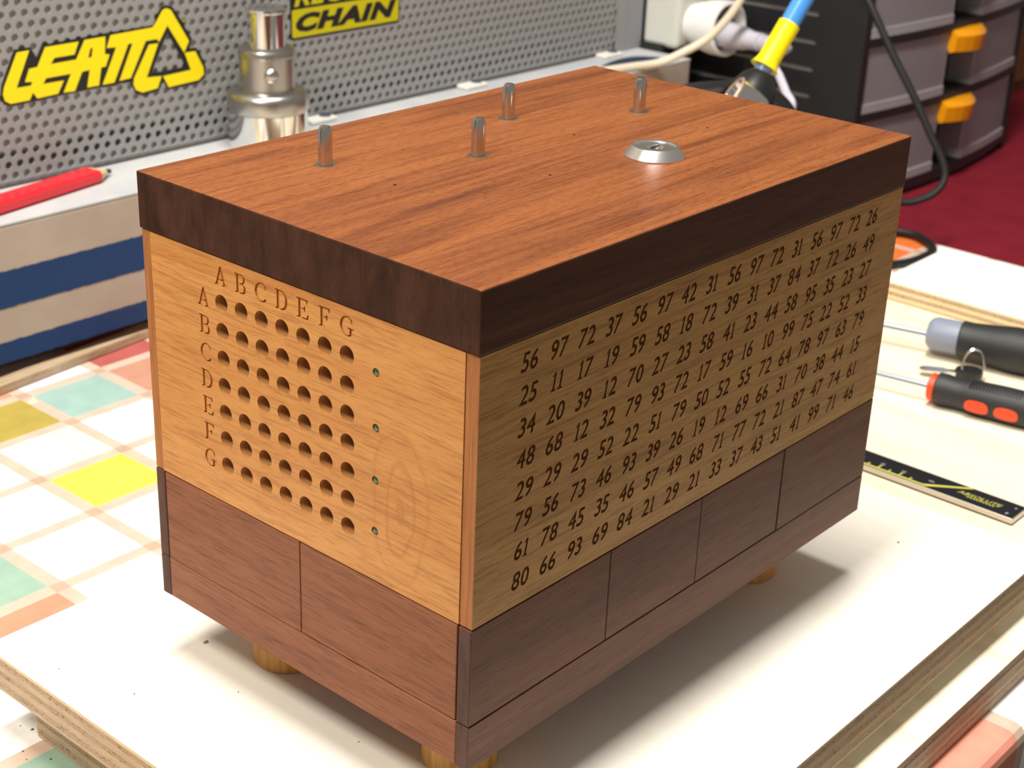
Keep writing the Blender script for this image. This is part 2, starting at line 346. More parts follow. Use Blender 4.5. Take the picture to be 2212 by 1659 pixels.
for (y0, y1, ty) in by:
    for (xx, sx, tx) in ((TX0, -1, bx[0][2]), (TX1, 1, bx[-1][2])):
        pr = [(0, 0), (.0035, -.0010), (.0060, -.0040), (.0070, -.0080), (.0075, -.16)]
        for (a, b) in zip(pr, pr[1:]):
            mb.add([(xx + sx * a[0], y0, Z0 + a[1]), (xx + sx * a[0], y1, Z0 + a[1]), (xx + sx * b[0], y1, Z0 + b[1]), (xx + sx * b[0], y0, Z0 + b[1])], [(0, 1, 2, 3)], cnames.index(cell_name(tx, ty)), True)
build('tablecloth', mb, CM, base=(0, 0, Z0), recalc=False, label='checked tablecloth with white, yellow, teal and pink squares on the table', category='tablecloth')

# ------------------------------------------------------------------ plywood sheets
def ply_mat(n, a, b, pores, along=None):
    m = mat(n, a, 0.7, spec=0.2); bs = m.node_tree.nodes['Principled BSDF']
    v = coords(m, (420, 420, 900)); nz = N(m, 'ShaderNodeTexNoise', i_Scale=1.0, i_Detail=4.0, i_Roughness=.65); LK(m, v, nz.inputs['Vector'])
    v2 = coords(m, (60, 60, 300)); n2 = N(m, 'ShaderNodeTexNoise', i_Scale=1.0, i_Detail=2.0); LK(m, v2, n2.inputs['Vector'])
    c = ramp(m, n2.outputs['Fac'], [(0.3, a), (0.7, b)])
    p = ramp(m, nz.outputs['Fac'], [(0.36, (1, 1, 1, 1)), (0.44, (0, 0, 0, 1))]); ml = N(m, 'ShaderNodeMath', operation='MULTIPLY'); LK(m, p, ml.inputs[0]); ml.inputs[1].default_value = pores
    c = mixc(m, ml.outputs[0], c, S(96, 74, 56)); LK(m, c, bs.inputs['Base Color']); bump(m, nz.outputs['Fac'], 0.5, 0.0006)
    return m
PLY_A = ply_mat('ply_long', S(196, 170, 142), S(208, 184, 154), 0.15)
PLY_B = ply_mat('ply_cross', S(180, 154, 128), S(193, 168, 142), 0.75)
PLY_C = ply_mat('ply_pale', S(226, 204, 158), S(236, 214, 172), 0.1)
def face_mat(n, a, b, along):
    m = wood(n, [(0.3, a), (0.55, b), (0.8, b)], along, (3, 26), (40, 500), 0.06, (0.85, 0.78, 0.68, 1), 0.6, 0.25, bmp=0.06, midamt=0.03); return m
FACE_1 = face_mat('ply_face_white', S(242, 236, 222), S(245, 241, 231), 'Y')
FACE_2 = face_mat('ply_face_cream', S(232, 214, 184), S(243, 233, 210), 'Y')
def plywood(name, x0, x1, y0, y1, zb, zt, n, face, label, seq):
    t = thing(name, ((x0 + x1) / 2, (y0 + y1) / 2, zb), label, 'plywood')
    h = (zt - zb); r = random.Random(name + label)
    ths = [0.55] + [1.0] * (n - 2) + [0.55]; tot = sum(ths); z = zt
    for k in range(n):
        d = h * ths[k] / tot; j = [r.uniform(0, .00035) for _ in range(4)]
        mb = MB(); mb.box(x0 + j[0], x1 - j[1], y0 + j[2], y1 - j[3], z - d, z)
        pm = seq[k % len(seq)]
        o = build('ply', mb, [pm, face] if k in (0, n - 1) else [pm], t)
        if k in (0, n - 1):
            for p in o.data.polygons: p.material_index = 1 if abs(p.normal.z) > .9 else 0
        z -= d
    return t
plywood('plywood_board', -0.0575, 0.4125, -0.0742, 0.2708, ZQ, ZP, 7, FACE_1, 'pale plywood board under the wooden number box', [PLY_C, PLY_B, PLY_A, PLY_B, PLY_A, PLY_B, PLY_A])
plywood('plywood_sheet', 0.06, 0.92, -0.0910, 0.2450, Z0 + .0002, Z2, 7, FACE_2, 'large cream plywood sheet carrying the screwdrivers and caliper', [PLY_A, PLY_B, PLY_A, PLY_B, PLY_A, PLY_B, PLY_A])
plywood('plywood_offcut', -0.0440, 0.040, 0.02, 0.2530, Z0 + .0002, ZQ, 9, FACE_1, 'plywood offcut propping up the pale board at its left end', [PLY_A, PLY_B, PLY_A, PLY_B, PLY_A, PLY_B])
plywood('plywood_packer', 0.10, 0.38, -0.02, 0.20, Z2, ZQ, 3, FACE_1, 'thin plywood packer between the pale board and the cream sheet', [PLY_A, PLY_B, PLY_A])
plywood('plywood_strip', 0.795, 0.9175, -0.20, 0.2435, Z2 + .0001, -0.2622, 6, FACE_1, 'plywood strip with three dark glue lines at the table end', [PLY_C, PLY_B, PLY_C, PLY_B, PLY_C, PLY_B])

# ================================================================== THE BOX
box = thing('number_puzzle_box', (BL / 2, BW / 2, ZP), 'wooden puzzle box with carved letters, drilled holes and rows of engraved numbers', 'box')
# lid
mb = MB(); mb.box(-.0006, BL + .0004, -.0004, BW + .0006, ZL + .0002, 0)
lid = build('lid', mb, [MAH_TOP, MAH_SIDE_SHADED, MAH_END], box, bevel=0.0007, seg=2, label='thick reddish mahogany lid')
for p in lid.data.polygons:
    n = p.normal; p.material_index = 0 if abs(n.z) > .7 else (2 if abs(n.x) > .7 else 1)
# body panels
def sheet_part(name, loops_front, loops_back, fn, mats, dfront, dback, parent):
    """Engraved face layer in front of a backing layer that keeps only the through holes."""
    mb = MB()
    v, f = fill_sheet(loops_front, dfront); mb.add([fn(x, y, dfront / 2 - z) for x, y, z in v], f)
    nf = len(mb.f)
    v, f = fill_sheet(loops_back, dback); mb.add([fn(x, y, dfront + dback / 2 - z) for x, y, z in v], f)
    o = build(name, mb, mats, parent)
    ax = (fn(0, 0, 1) - fn(0, 0, 0)).normalized()
    for i, p in enumerate(o.data.polygons):
        along = abs(p.normal.dot(ax)) > .7
        c = p.center + Vector(o['_org']); d = (c - fn(0, 0, 0)).dot(ax)
        p.material_index = (0 if d < dfront * .3 else 2) if along else (1 if d < dfront * 1.01 else 3)
    return o
# letter panel: plane x = 0, u = y
PT = 0.0128; HOLES = [(0.1467 - PT * i, -0.0466 - PT * j) for j in range(7) for i in range(7)]
LEDP = [(0.0535, -0.0489), (0.0535, -0.0728), (0.0538, -0.0961), (0.0540, -0.1193)]
def put(loops, cx, cy, h, mirror=False, sx=1.0, wd=None):
    wd = wd if wd is not None else max(p[0] for p in loops[0])
    return [[(cx + (-1 if mirror else 1) * (x - wd / 2) * h * sx, cy + (y - .5) * h) for x, y in l] for l in loops]
rect = [(TK, ZS + .0002), (BW - .0060, ZS + .0002), (BW - .0060, ZL - .0002), (TK, ZL - .0002)]
thru = [circle(y, z, .00405, 24) for y, z in HOLES] + [circle(y, z, .0019, 14) for y, z in LEDP]
lets = []
for i, ch in enumerate('ABCDEFG'):
    lets += put(LET[ch], 0.1466 - PT * i, -0.0342, 0.0086, True, 1.14); lets += put(LET[ch], 0.1586, -0.0466 - PT * i, 0.0086, True, 1.14)
fnL = lambda u, v, d: Vector((d, u, v))
sheet_part('letter_panel', [rect] + thru + lets, [rect] + thru, fnL, [CH_LEFT, GROOVE, GROOVE, HOLEW], 0.0008, 0.0060, box)
# number panel: plane y = 0, u = x
digs = []
for r, row in enumerate(ROWS):
    for c, num in enumerate(row.split()):
        h = 0.0078; sx = 0.92; SH = 0.20; wds = [GL[d][1] * sx * h for d in num]; gap = 0.0010; tot = sum(wds) + gap; x = 0.0288 + 0.01724 * c - tot / 2
        for d, wd in zip(num, wds):
            digs += put([[(u_ + (v_ - .5) * SH / sx, v_) for u_, v_ in l_] for l_ in GL[d][0]], x + wd / 2, -0.0356 - 0.01362 * r, h, False, sx, GL[d][1]); x += wd + gap
rectR = [(.0004, ZS + .0002), (BL - .0004, ZS + .0002), (BL - .0004, ZL - .0002), (.0004, ZL - .0002)]
fnR = lambda u, v, d: Vector((u, d, v))
num = sheet_part('number_panel', [rectR] + digs, [rectR], fnR, [CH_RIGHT, BURN, BURN, CH_END], 0.0007, TK - .0009, box)
for p in num.data.polygons:      # the board's sawn end shows on the letter side
    c = p.center + Vector(num['_org'])
    if c.x < .0006 and abs(p.normal.x) > .7: p.material_index = 3
mb = MB(); mb.box(.0003, BL - .0004, BW - .0059, BW - .0002, ZS + .0002, ZL - .0002); build('back_panel', mb, CH_END, box)
mb = MB(); mb.box(BL - .0072, BL - .0006, TK, BW - .006, ZS + .0002, ZL - .0002); build('end_panel', mb, CH_RIGHT, box)
for (y, z) in LEDP:
    mb = MB(); mb.lathe([(.00185, .0055), (.00185, .0010), (.0015, .0004), (.0008, .0001), (.0001, .00005)], (0, y, z), (1, 0, 0), 16)
    build('led', mb, LED, box, label='small green indicator light')
# base
mb = MB(); mb.box(.003, BL - .003, .003, BW - .003, ZB + .002, ZS - .001); build('base_core', mb, GAP, box)
ZM = -0.1890
def base_piece(name, x0, x1, y0, y1, z0, z1, mats, bev=.0003):
    mb = MB(); mb.box(x0, x1, y0, y1, z0, z1); o = build(name, mb, mats, box, bevel=bev, seg=1); return o
def by_normal(o, ix):
    for p in o.data.polygons: p.material_index = ix(p.normal)
g = .00022
xs = [(0.0, .0893), (.0897, .1579), (.1582, .2287), (.2297, BL)]
for i, (a, b) in enumerate(xs):
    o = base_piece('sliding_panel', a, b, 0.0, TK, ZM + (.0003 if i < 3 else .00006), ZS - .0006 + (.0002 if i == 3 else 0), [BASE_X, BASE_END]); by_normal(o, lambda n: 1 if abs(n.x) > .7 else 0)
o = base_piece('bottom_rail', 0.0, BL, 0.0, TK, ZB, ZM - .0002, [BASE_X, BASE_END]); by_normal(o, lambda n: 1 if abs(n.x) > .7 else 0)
base_piece('sliding_panel', .0001, TK, .0076, .1001, ZM + .0003, ZS - .0006, [BASE_Y])
base_piece('sliding_panel', .0001, TK, .1006, .1933, ZM + .00006, ZS - .0005, [BASE_Y])
base_piece('bottom_rail', .0001, TK, .0070, .1936, ZB, ZM - .00006, [BASE_Y])
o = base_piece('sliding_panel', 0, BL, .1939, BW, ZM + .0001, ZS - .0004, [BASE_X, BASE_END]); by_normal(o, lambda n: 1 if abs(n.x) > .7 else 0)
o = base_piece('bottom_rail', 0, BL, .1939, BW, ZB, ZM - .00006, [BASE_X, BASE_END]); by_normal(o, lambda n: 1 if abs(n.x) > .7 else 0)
base_piece('end_board', BL - TK, BL - .0001, .0070, .1936, ZB, ZS - .0005, [BASE_Y])
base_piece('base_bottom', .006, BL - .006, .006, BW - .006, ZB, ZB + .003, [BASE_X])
FI = 0.042
for (x, y) in ((FI, FI), (FI, BW - FI), (BL - FI, FI), (BL - FI, BW - FI)):
    mb = MB(); mb.lathe([(.0168, 0), (.0175, .0008), (.0175, .0366)], (x, y, ZP + .0002), seg=40); build('foot', mb, FOOT, box)
# pins, nail holes and lock on the lid
for (x, y) in ((.0661, .1534), (.1281, .1188), (.1891, .1539), (.2510, .1194)):
    mb = MB(); mb.lathe([(.0032, 0), (.0032, .0146), (.0029, .0160), (.0023, .0172), (.0018, .0174)], (x, y, 0), seg=24); pin = build('pin', mb, STEEL, box)
    mb = MB(); mb.lathe([(.0034, -.0002), (.0050, -.0002), (.0050, .00015), (.0034, .0002)], (x, y, 0), seg=24, caps=False); build('pin_collar', mb, STEEL_D, pin)
for (x, y) in ((.0673, .1112), (.1896, .1121), (.1285, .0761), (.2505, .0765)):
    mb = MB(); mb.lathe([(.0008, -.0005), (.0008, .00006)], (x, y, 0), seg=10); build('nail_hole', mb, GAP, box)
lk = (.1895, .0640, 0)
LOCKM = mat('satin_lock_steel', (0.80, 0.79, 0.77), 0.28, 1.0)
mb = MB(); mb.lathe([(.0142, 0), (.0142, .0005), (.0110, .0046), (.0107, .0049), (.0098, .0049), (.0096, .0042)], lk, seg=48, caps=False); lock = build('lock', mb, LOCKM, box, label='round bevelled steel lock')
mb = MB(); mb.lathe([(.0096, .0010), (.0096, .0043), (.0040, .0042), (.0036, .0034), (.0001, .0030)], lk, seg=40); core = build('lock_core', mb, LOCKM, lock)
mb = MB(); mb.box(lk[0] - .0030, lk[0] + .0030, lk[1] - .0006, lk[1] + .0006, .0036, .00445); build('keyway', mb, BLACKP, core)

# ================================================================== STRIPED UNIT WITH PERFORATED PANEL (behind, left)
YF, ZE, YP, XE = 0.640, -0.175, 0.712, 1.058
WHT = mat('ivory_paint', S(206, 190, 172), 0.55, spec=0.3)
def scuffed(m, a, b):
    bs = m.node_tree.nodes['Principled BSDF']; v = coords(m, (26, 26, 26)); nz = N(m, 'ShaderNodeTexNoise', i_Scale=1.0, i_Detail=5.0); LK(m, v, nz.inputs['Vector'])
    LK(m, ramp(m, nz.outputs['Fac'], [(0.32, a), (0.6, b)]), bs.inputs['Base Color']); return m
scuffed(WHT, S(162, 147, 135), S(170, 155, 145))
LEDGEM = scuffed(mat('ledge_paint', S(226, 226, 226), 0.5), S(172, 176, 182), S(186, 187, 188))
BLUE = mat('blue_paint', S(8, 50, 98), 0.5, spec=0.3)
GREYP = mat('perforated_grey', S(150, 149, 150), 0.5, 0.15)
unit = thing('tool_ledge_unit', (0.4, 0.70, Z0), 'ivory ledge unit with blue stripes and a perforated grey back panel', 'ledge')
mb = MB(); mb.box(-0.75, XE, YF, 0.98, -0.283, ZE - .002); build('body', mb, WHT, unit, bevel=.002)
mb = MB(); mb.box(-0.75, XE, YF - .0002, 0.98, ZE - .0024, ZE); build('ledge_top', mb, LEDGEM, unit, bevel=.0008)
for (x, y) in ((-.6, .72), (.95, .72), (-.6, .93), (.95, .93)):
    mb = MB(); mb.lathe([(.014, 0), (.018, .0178)], (x, y, Z0), seg=16); build('foot', mb, BLACKC, unit)
r = random.Random(5)
for (zt, zb) in ((-0.2112, -0.2397), (-0.2662, -0.2826)):                 # brush-painted stripes with ragged edges
    top, bot = [], []; x = -0.748
    while x < XE - .003:
        top.append((x, zt + r.uniform(-.0004, .0004))); bot.append((x, zb + r.uniform(-.0004, .0004))); x += r.uniform(.0015, .005)
    mb = MB(); n = len(top)
    for i in range(n - 1):
        mb.add([(bot[i][0], YF - .0003, bot[i][1]), (bot[i + 1][0], YF - .0003, bot[i + 1][1]), (top[i + 1][0], YF - .0003, top[i + 1][1]), (top[i][0], YF - .0003, top[i][1])], [(0, 1, 2, 3)])
    build('stripe', mb, BLUE, unit, recalc=False)
# perforated sheet: triangular hole pattern, every hole cut
P, RH = 0.01013, 0.0031; DR = P * math.sqrt(3) / 2
hx0, hz0 = 0.2521, -0.1483
mb = MB(); NS = 12
def perf_cell(cx, cz):
    ring = [(cx + RH * math.cos(2 * PI * k / NS), cz + RH * math.sin(2 * PI * k / NS)) for k in range(NS)]
    rec = []
    for k in range(NS):
        a = 2 * PI * k / NS; c, s = math.cos(a), math.sin(a); sc_ = min(P / 2 / max(abs(c), 1e-9), DR / 2 / max(abs(s), 1e-9)); rec.append((cx + c * sc_, cz + s * sc_))
    # corners: snap the directions nearest to the rectangle's corners
    for (sx, sz) in ((1, 1), (-1, 1), (-1, -1), (1, -1)):
        j = min(range(NS), key=lambda q: (rec[q][0] - cx - sx * P / 2) ** 2 + (rec[q][1] - cz - sz * DR / 2) ** 2); rec[j] = (cx + sx * P / 2, cz + sz * DR / 2)
    vs = [(x, YP, z) for x, z in ring] + [(x, YP, z) for x, z in rec] + [(x, YP + .0015, z) for x, z in ring]
    fs = [(k, (k + 1) % NS, NS + (k + 1) % NS, NS + k) for k in range(NS)]
    mb.add(vs, fs, 0, False)
    o = len(mb.v) - 3 * NS
    for k in range(NS): mb.f.append((o + k, o + 2 * NS + k, o + 2 * NS + (k + 1) % NS, o + (k + 1) % NS)); mb.m.append(0); mb.sm.append(True)
for row in range(-2, 23):
    cz = hz0 + row * DR
    k0 = 0 if row % 2 == 0 else 0.5
    c = -14
    while True:
        cx = hx0 + (c + k0) * P
        if cx > 1.010: break
        perf_cell(cx, cz); c += 1
zb_, zt_ = hz0 - 2.5 * DR, hz0 + 22.5 * DR; xl_, xr_ = hx0 - 14.5 * P, 1.017
pp = build('perforated_panel', mb, GREYP, unit, recalc=False, label='grey sheet metal panel with rows of round holes')
for (n, a, b, c, d) in (('panel_border', -0.75, xl_ + .0052, ZE, zt_ + .03), ('panel_border', 1.0130, 1.030, ZE, zt_ + .03), ('panel_border', xl_, 1.013, zt_, zt_ + .03)):
    mb = MB(); mb.box(a, b, YP + .0001, YP + .0015, c, d); build(n, mb, GREYP, unit)
BACKM = mat('panel_backing', S(150, 146, 142), 0.7)
mb = MB(); mb.box(-0.74, 1.02, YP + .0019, YP + .007, hz0 + DR * .55, zt_ + .02); build('panel_backing', mb, BACKM, unit)
mb = MB(); mb.box(-0.74, 1.02, YP + .0030, YP + .008, ZE, hz0 - DR * 1.55); build('panel_backing', mb, BACKM, unit)
mb = MB(); mb.box(-0.74, 1.02, YP + .09, YP + .094, ZE, zt_ + .02); build('panel_backing', mb, GAP, unit)
TABW = mat('white_tab', S(226, 222, 214), 0.5)
for (x, y) in ((.566, .703), (.772, .703), (.996, .703)):
    mb = MB(); mb.box(x - .018, x + .013, y - .006, YP + .0005, ZE, ZE + .0045); t = build('mounting_tab', mb, TABW, unit, bevel=.0015)
    mb = MB(); mb.lathe([(.0055, 0), (.0055, .0012), (.004, .0022), (.001, .0024)], (x + .004, y + .002, ZE + .0044), seg=20); build('screw', mb, mat('blued_screw', S(96, 104, 122), 0.35, 0.6), t)
mb = MB(); mb.box(1.0305, XE + .003, YP, YP + .012, ZE, .10); build('side_plate', mb, mat('grey_plate', S(142, 142, 148), 0.6), unit)

# stickers on the panel
YELL = mat('sticker_yellow', S(246, 222, 0), 0.4); BLK = mat('sticker_black', S(22, 22, 20), 0.45); YEL2 = mat('sticker_yellow_olive', S(196, 184, 10), 0.4)
LEATT_Y = [[(2626,-717),(2733,-715),(2595,-985),(2723,-985),(2738,-958),(2674,-950),(2719,-855),(2792,-851),(2874,-710),(3176,-707),(3130,-801),(2947,-802),(2912,-846),(3144,-843),(3232,-701),(3426,-699),(3410,-836),(3455,-846),(3411,-936),(3368,-937),(3335,-1076),(3226,-1077),(3261,-941),(3188,-946),(3109,-1087),(3007,-1084),(3086,-946),(2859,-948),(2829,-989),(3016,-989),(2955,-1084),(2768,-1092),(2734,-1040),(2699,-1095),(2535,-1097),(2488,-1069),(2475,-1018),(2491,-962)],
 [(3280,-772),(3302,-771),(3287,-842),(3253,-846)],
 [(3476,-695),(3884,-685),(3920,-651),(3993,-558),(4032,-547),(4075,-564),(4245,-842),(4190,-931),(4033,-686),(3942,-810),(3920,-783),(3810,-785),(3643,-1063),(3534,-1069),(3682,-787),(3640,-786),(3483,-1075),(3372,-1077),(3523,-797),(3432,-791)],
 [(3841,-818),(3932,-820),(3799,-1082),(3948,-1093),(3903,-1186),(3752,-1199),(3687,-1169),(3667,-1122),(3675,-1072)],
 [(4195,-934),(4305,-934),(4383,-1083),(4385,-1141),(4327,-1182),(4015,-1195),(3963,-1095),(4251,-1085)]]
LEATT_K = [[(2602,-694),(2744,-693),(2793,-777),(2846,-690),(3194,-681),(3428,-674),(3894,-668),(3965,-547),(4029,-521),(4096,-543),(4150,-620),(4276,-826),(4247,-906),(4312,-904),(4359,-966),(4412,-1087),(4403,-1164),(4331,-1208),(4004,-1212),(3962,-1131),(3916,-1207),(3750,-1223),(3676,-1189),(3645,-1095),(3533,-1090),(3495,-1100),(3357,-1094),(3221,-1093),(3193,-1096),(3015,-1099),(2971,-1100),(2770,-1110),(2719,-1109),(2541,-1116),(2477,-1093),(2453,-1033),(2469,-947)],
 [(4032,-743),(4198,-1050),(3847,-1054)]]
def flat(name, loops, d0, th, material, parent, **kw):
    v, f = fill_sheet(loops, th); mb = MB(); mb.add([(x, YP - d0 - th / 2 + z, y) for x, y, z in v], f); return build(name, mb, material, parent, **kw)
k4 = lambda ls: [[(x * 1e-4, z * 1e-4) for x, z in l] for l in ls]
stk = thing('logo_sticker', (.343, YP, -.115), 'slanted yellow and black LEATT sticker on the perforated panel', 'sticker', 'stickers on the perforated panel')
flat('sticker_backing', k4(LEATT_K), .00005, .00025, BLK, stk)
flat('sticker_lettering', k4(LEATT_Y), .0003, .0002, YELL, stk)
flat('registered_mark', [circle(.4203, -.0668, .0022, 16)], .00005, .00025, BLK, stk); flat('registered_ring', [circle(.4203, -.0668, .0014, 16), circle(.4203, -.0668, .0008, 12)], .0003, .0002, YEL2, stk)
def text_loops(s, x0, z0, h, wscale, shear, gap, bold=0.0):
    out = []; x = x0; G = glyphs(s.replace(' ', ''))
    for ch in s:
        lps, wd = G[ch]
        out.append([[(x + (u * wscale + v * shear) * h, z0 + v * h) for u, v in l] for l in lps]); x += (wd * wscale + gap) * h
    return out, x
stk2 = thing('chain_sticker', (.604, YP, -.098), 'rectangular yellow and black CHAIN sticker on the perforated panel', 'sticker', 'stickers on the perforated panel')
rr = lambda x0, x1, z0, z1, r: [(x0 + r, z0), (x1 - r, z0), (x1 - r * .3, z0 + r * .3), (x1, z0 + r), (x1, z1 - r), (x1 - r * .3, z1 - r * .3), (x1 - r, z1), (x0 + r, z1), (x0 + r * .3, z1 - r * .3), (x0, z1 - r), (x0, z0 + r), (x0 + r * .3, z0 + r * .3)]
flat('sticker_backing', [rr(.5362, .6722, -.0988, -.044, .003)], .00005, .00025, BLK, stk2)
flat('yellow_field', [rr(.5382, .6706, -.0968, -.0722, .002)], .0003, .0001, YEL2, stk2)
def text_mesh(name, body, x0, x1, z0, z1, heavy, d0, mt, parent):      # one mesh per letter, fitted into a rectangle
    cu = bpy.data.curves.new('t', 'FONT'); cu.body = body; cu.size = 1.0; cu.offset = heavy; cu.shear = 0.28; cu.extrude = 0.001; cu.space_character = 1.12; cu.resolution_u = 3
    ob = bpy.data.objects.new('t', cu); COL.objects.link(ob); dg = bpy.context.evaluated_depsgraph_get(); me = bpy.data.meshes.new_from_object(ob.evaluated_get(dg))
    v = [p.co.copy() for p in me.vertices]; f = [tuple(p.vertices) for p in me.polygons]; bpy.data.objects.remove(ob); bpy.data.curves.remove(cu); bpy.data.meshes.remove(me)
    a0, a1 = min(p.x for p in v), max(p.x for p in v); b0, b1 = min(p.y for p in v), max(p.y for p in v)
    par = list(range(len(v)))
    def fd(i):
        while par[i] != i: par[i] = par[par[i]]; i = par[i]
        return i
    for q in f:
        for k_ in q[1:]: par[fd(k_)] = fd(q[0])
    comp = {}
    for q in f: comp.setdefault(fd(q[0]), []).append(q)
    boxes = []                                                           # front, back and rim of a letter are separate islands: join by place
    for r_, fl in comp.items():
        xs_ = [v[i].x for q in fl for i in q]; c_ = (min(xs_) + max(xs_)) / 2; boxes.append((c_, fl))
    boxes.sort(key=lambda t_: t_[0]); groups = []
    for c_, fl in boxes:
        if groups and abs(groups[-1][0] - c_) < 0.10: groups[-1][1].extend(fl)
        else: groups.append([c_, list(fl)])
    for c_, fl in groups:
        mp = {}; mb = MB(); vv = []
        for q in fl:
            for i in q:
                if i not in mp: mp[i] = len(vv); vv.append((x0 + (v[i].x - a0) / (a1 - a0) * (x1 - x0), YP - d0 - v[i].z * .1, z0 + (v[i].y - b0) / (b1 - b0) * (z1 - z0)))
        mb.add(vv, [tuple(mp[i] for i in q) for q in fl]); build('letter', mb, mt, parent)
text_mesh('letter', 'CHAIN', .5425, .6675, -.0925, -.0762, .058, .00052, BLK, stk2)
text_mesh('letter', 'REGINA', .5410, .6560, -.0698, -.0530, .03, .00042, YEL2, stk2)

# red carpenter pencil on the ledge
RED = mat('red_lacquer', S(214, 32, 44), 0.3, coat=0.3); WOODT = mat('bare_pencil_wood', S(206, 182, 144), 0.7); LEAD = mat('graphite', S(60, 60, 64), 0.5)
a, b = Vector((.1990, .6655, ZE)), Vector((.3040, .6850, ZE)); a = b + (a - b) * 1.7
pen = thing('carpenter_pencil', tuple(b), 'red carpenter pencil with a sharpened tip lying on the ledge', 'pencil')
u = (b - a).normalized(); nvec = Vector((-u.y, u.x, 0))
def octo(w_, h_): c = .0022; return [(-w_ + c, 0), (w_ - c, 0), (w_, c), (w_, h_ - c), (w_ - c, h_), (-w_ + c, h_), (-w_, h_ - c), (-w_, c)]
mb = MB(); mb.prism(octo(.0100, .0100), lambda s, t, d: a + nvec * s + Vector((0, 0, t + .0001)) + u * d, 0, (b - a).length); build('pencil_body', mb, RED, pen)
mb = MB(); n = 8; big = octo(.0097, .0098); sm = octo(.0032, .0056)
mb.add([b + nvec * s + Vector((0, 0, t + .0002)) for s, t in big] + [b + u * .013 + nvec * s + Vector((0, 0, t + .0014)) for s, t in sm], [(i, (i + 1) % n, n + (i + 1) % n, n + i) for i in range(n)] + [tuple(range(n, 2 * n))]); build('sharpened_wood', mb, WOODT, pen)
mb = MB(); mb.box(-.0018, .0018, 0, .003, 0, .006); mb.v = [tuple(b + u * .0125 + nvec * x + u * z + Vector((0, 0, .0028 + y))) for x, y, z in mb.v]; build('pencil_lead', mb, LEAD, pen)

# turned steel adapter standing on the ledge
ax, ay = .4745, .6720
ad = thing('steel_adapter', (ax, ay, ZE), 'stepped polished steel adapter standing upright on the ledge', 'adapter')
k = 1.33 / 3391
R1, R2, R3, R4 = 40.5 * k, 45 * k, 61 * k, 87.5 * k
mb = MB(); mb.lathe([(R4 * .985, 0), (R4 * .985, .0330)], (ax, ay, ZE), seg=64); build('lower_body', mb, CHROME, ad)
mb = MB(); mb.lathe([(R4 * .93, .0330), (R4, .0335), (R4 * 1.015, .0350), (R4 * 1.015, .0440), (R4 * .985, .0480), (R4 * .90, .0505), (R3 * 1.0, .0512)], (ax, ay, ZE), seg=64); build('flange', mb, STEEL_D, ad, label='wide rounded flange')
mb = MB(); mb.lathe([(R3 * .985, .0512), (R3 * .985, .0790), (R3 * 1.02, .0800), (R3 * 1.02, .0835), (R3 * .97, .0855), (R1, .0860)], (ax, ay, ZE), seg=64); mid = build('middle_body', mb, STEEL_D, ad)
mb = MB(); mb.lathe([(R1, .0860), (R1, .1150), (R2, .1165), (R2, .1180), (R2 * .92, .1190), (R1 * .50, .1192), (R1 * .46, .1150), (.0005, .1120)], (ax, ay, ZE), seg=64); build('top_spigot', mb, CHROME, ad)
dv = Matrix.Rotation(.14, 3, 'Z') @ Vector((-0.8652, -1.0189, 0)).normalized()
mb = MB(); mb.lathe([(.0060, 0), (.0060, .0014), (.0046, .0032), (.002, .0042), (.0003, .0044)], Vector((ax, ay, ZE + .0665)) + dv * R3 * .97, dv, 24); build('detent_ball', mb, STEEL_D, mid, label='round detent ball')

# wooden batten at the foot of the unit
BATM = wood('batten_wood', [(0.3, S(160, 140, 112)), (0.6, S(190, 170, 142))], 'X', (8, 160), (60, 900), 0.2, (0.7, 0.6, 0.5, 1), 0.6, 0.2)
mb = MB(); p0 = Vector((-.30, .5750, Z0 + .0003)); p1 = Vector((.62, .6750, Z0 + .0003)); u = (p1 - p0).normalized(); nv = Vector((-u.y, u.x, 0))
mb.box(0, (p1 - p0).length, 0, .013, .0002, .0078); mb.v = [tuple(p0 + u * x + nv * y + Vector((0, 0, z))) for x, y, z in mb.v]
build('wooden_batten', mb, BATM, base=tuple(p0), bevel=.0006, label='thin beige wooden batten lying along the foot of the striped unit', category='batten')

# socket box, adaptor and plug at the end of the ledge
LGREY = mat('pale_grey_plastic', S(206, 206, 198), 0.5); WHITEP = mat('white_plastic', S(236, 236, 234), 0.4); GREYPL = mat('lilac_grey_plastic', S(196, 194, 206), 0.4); DARKIN = mat('socket_inside', S(120, 108, 98), 0.6)
CABB0 = mat('bracket_black', S(30, 30, 32), 0.6)
sb = thing('socket_box', (1.10, .690, ZE), 'pale grey socket box mounted at the end of the ledge', 'socket box')
mb = MB(); mb.box(1.062, 1.125, .663, .7115, ZE + .0045, .06); build('casing', mb, LGREY, sb, bevel=.006, seg=3)
mb = MB(); mb.box(1.0585, 1.12, .68, .7110, Z0 + .0004, ZE + .008); build('rear_bracket', mb, CABB0, sb)
adp = thing('plug_adaptor', (1.095, .655, -.118), 'white round plug adaptor in the socket box', 'adaptor')
c0 = Vector((1.093, .6630, -.1440)); axd = Vector((-.12, -1, .05)).normalized()
mb = MB(); mb.lathe([(.022, 0), (.022, .008), (.0255, .011), (.0260, .022)], c0, axd, 40); build('adaptor_body', mb, WHITEP, adp)
mb = MB(); mb.lathe([(.0262, .022), (.0290, .024), (.0305, .034), (.0305, .050), (.0270, .052), (.0262, .036), (.001, .035)], c0, axd, 40, caps=False); build('adaptor_shroud', mb, WHITEP, adp)
mb = MB(); mb.lathe([(.0260, .0355), (.0256, .0365), (.001, .0365)], c0, axd, 32); build('adaptor_recess', mb, DARKIN, adp)
plg = thing('power_plug', tuple(c0 + axd * .052), 'lilac grey ribbed plug pushed into the white adaptor', 'plug')
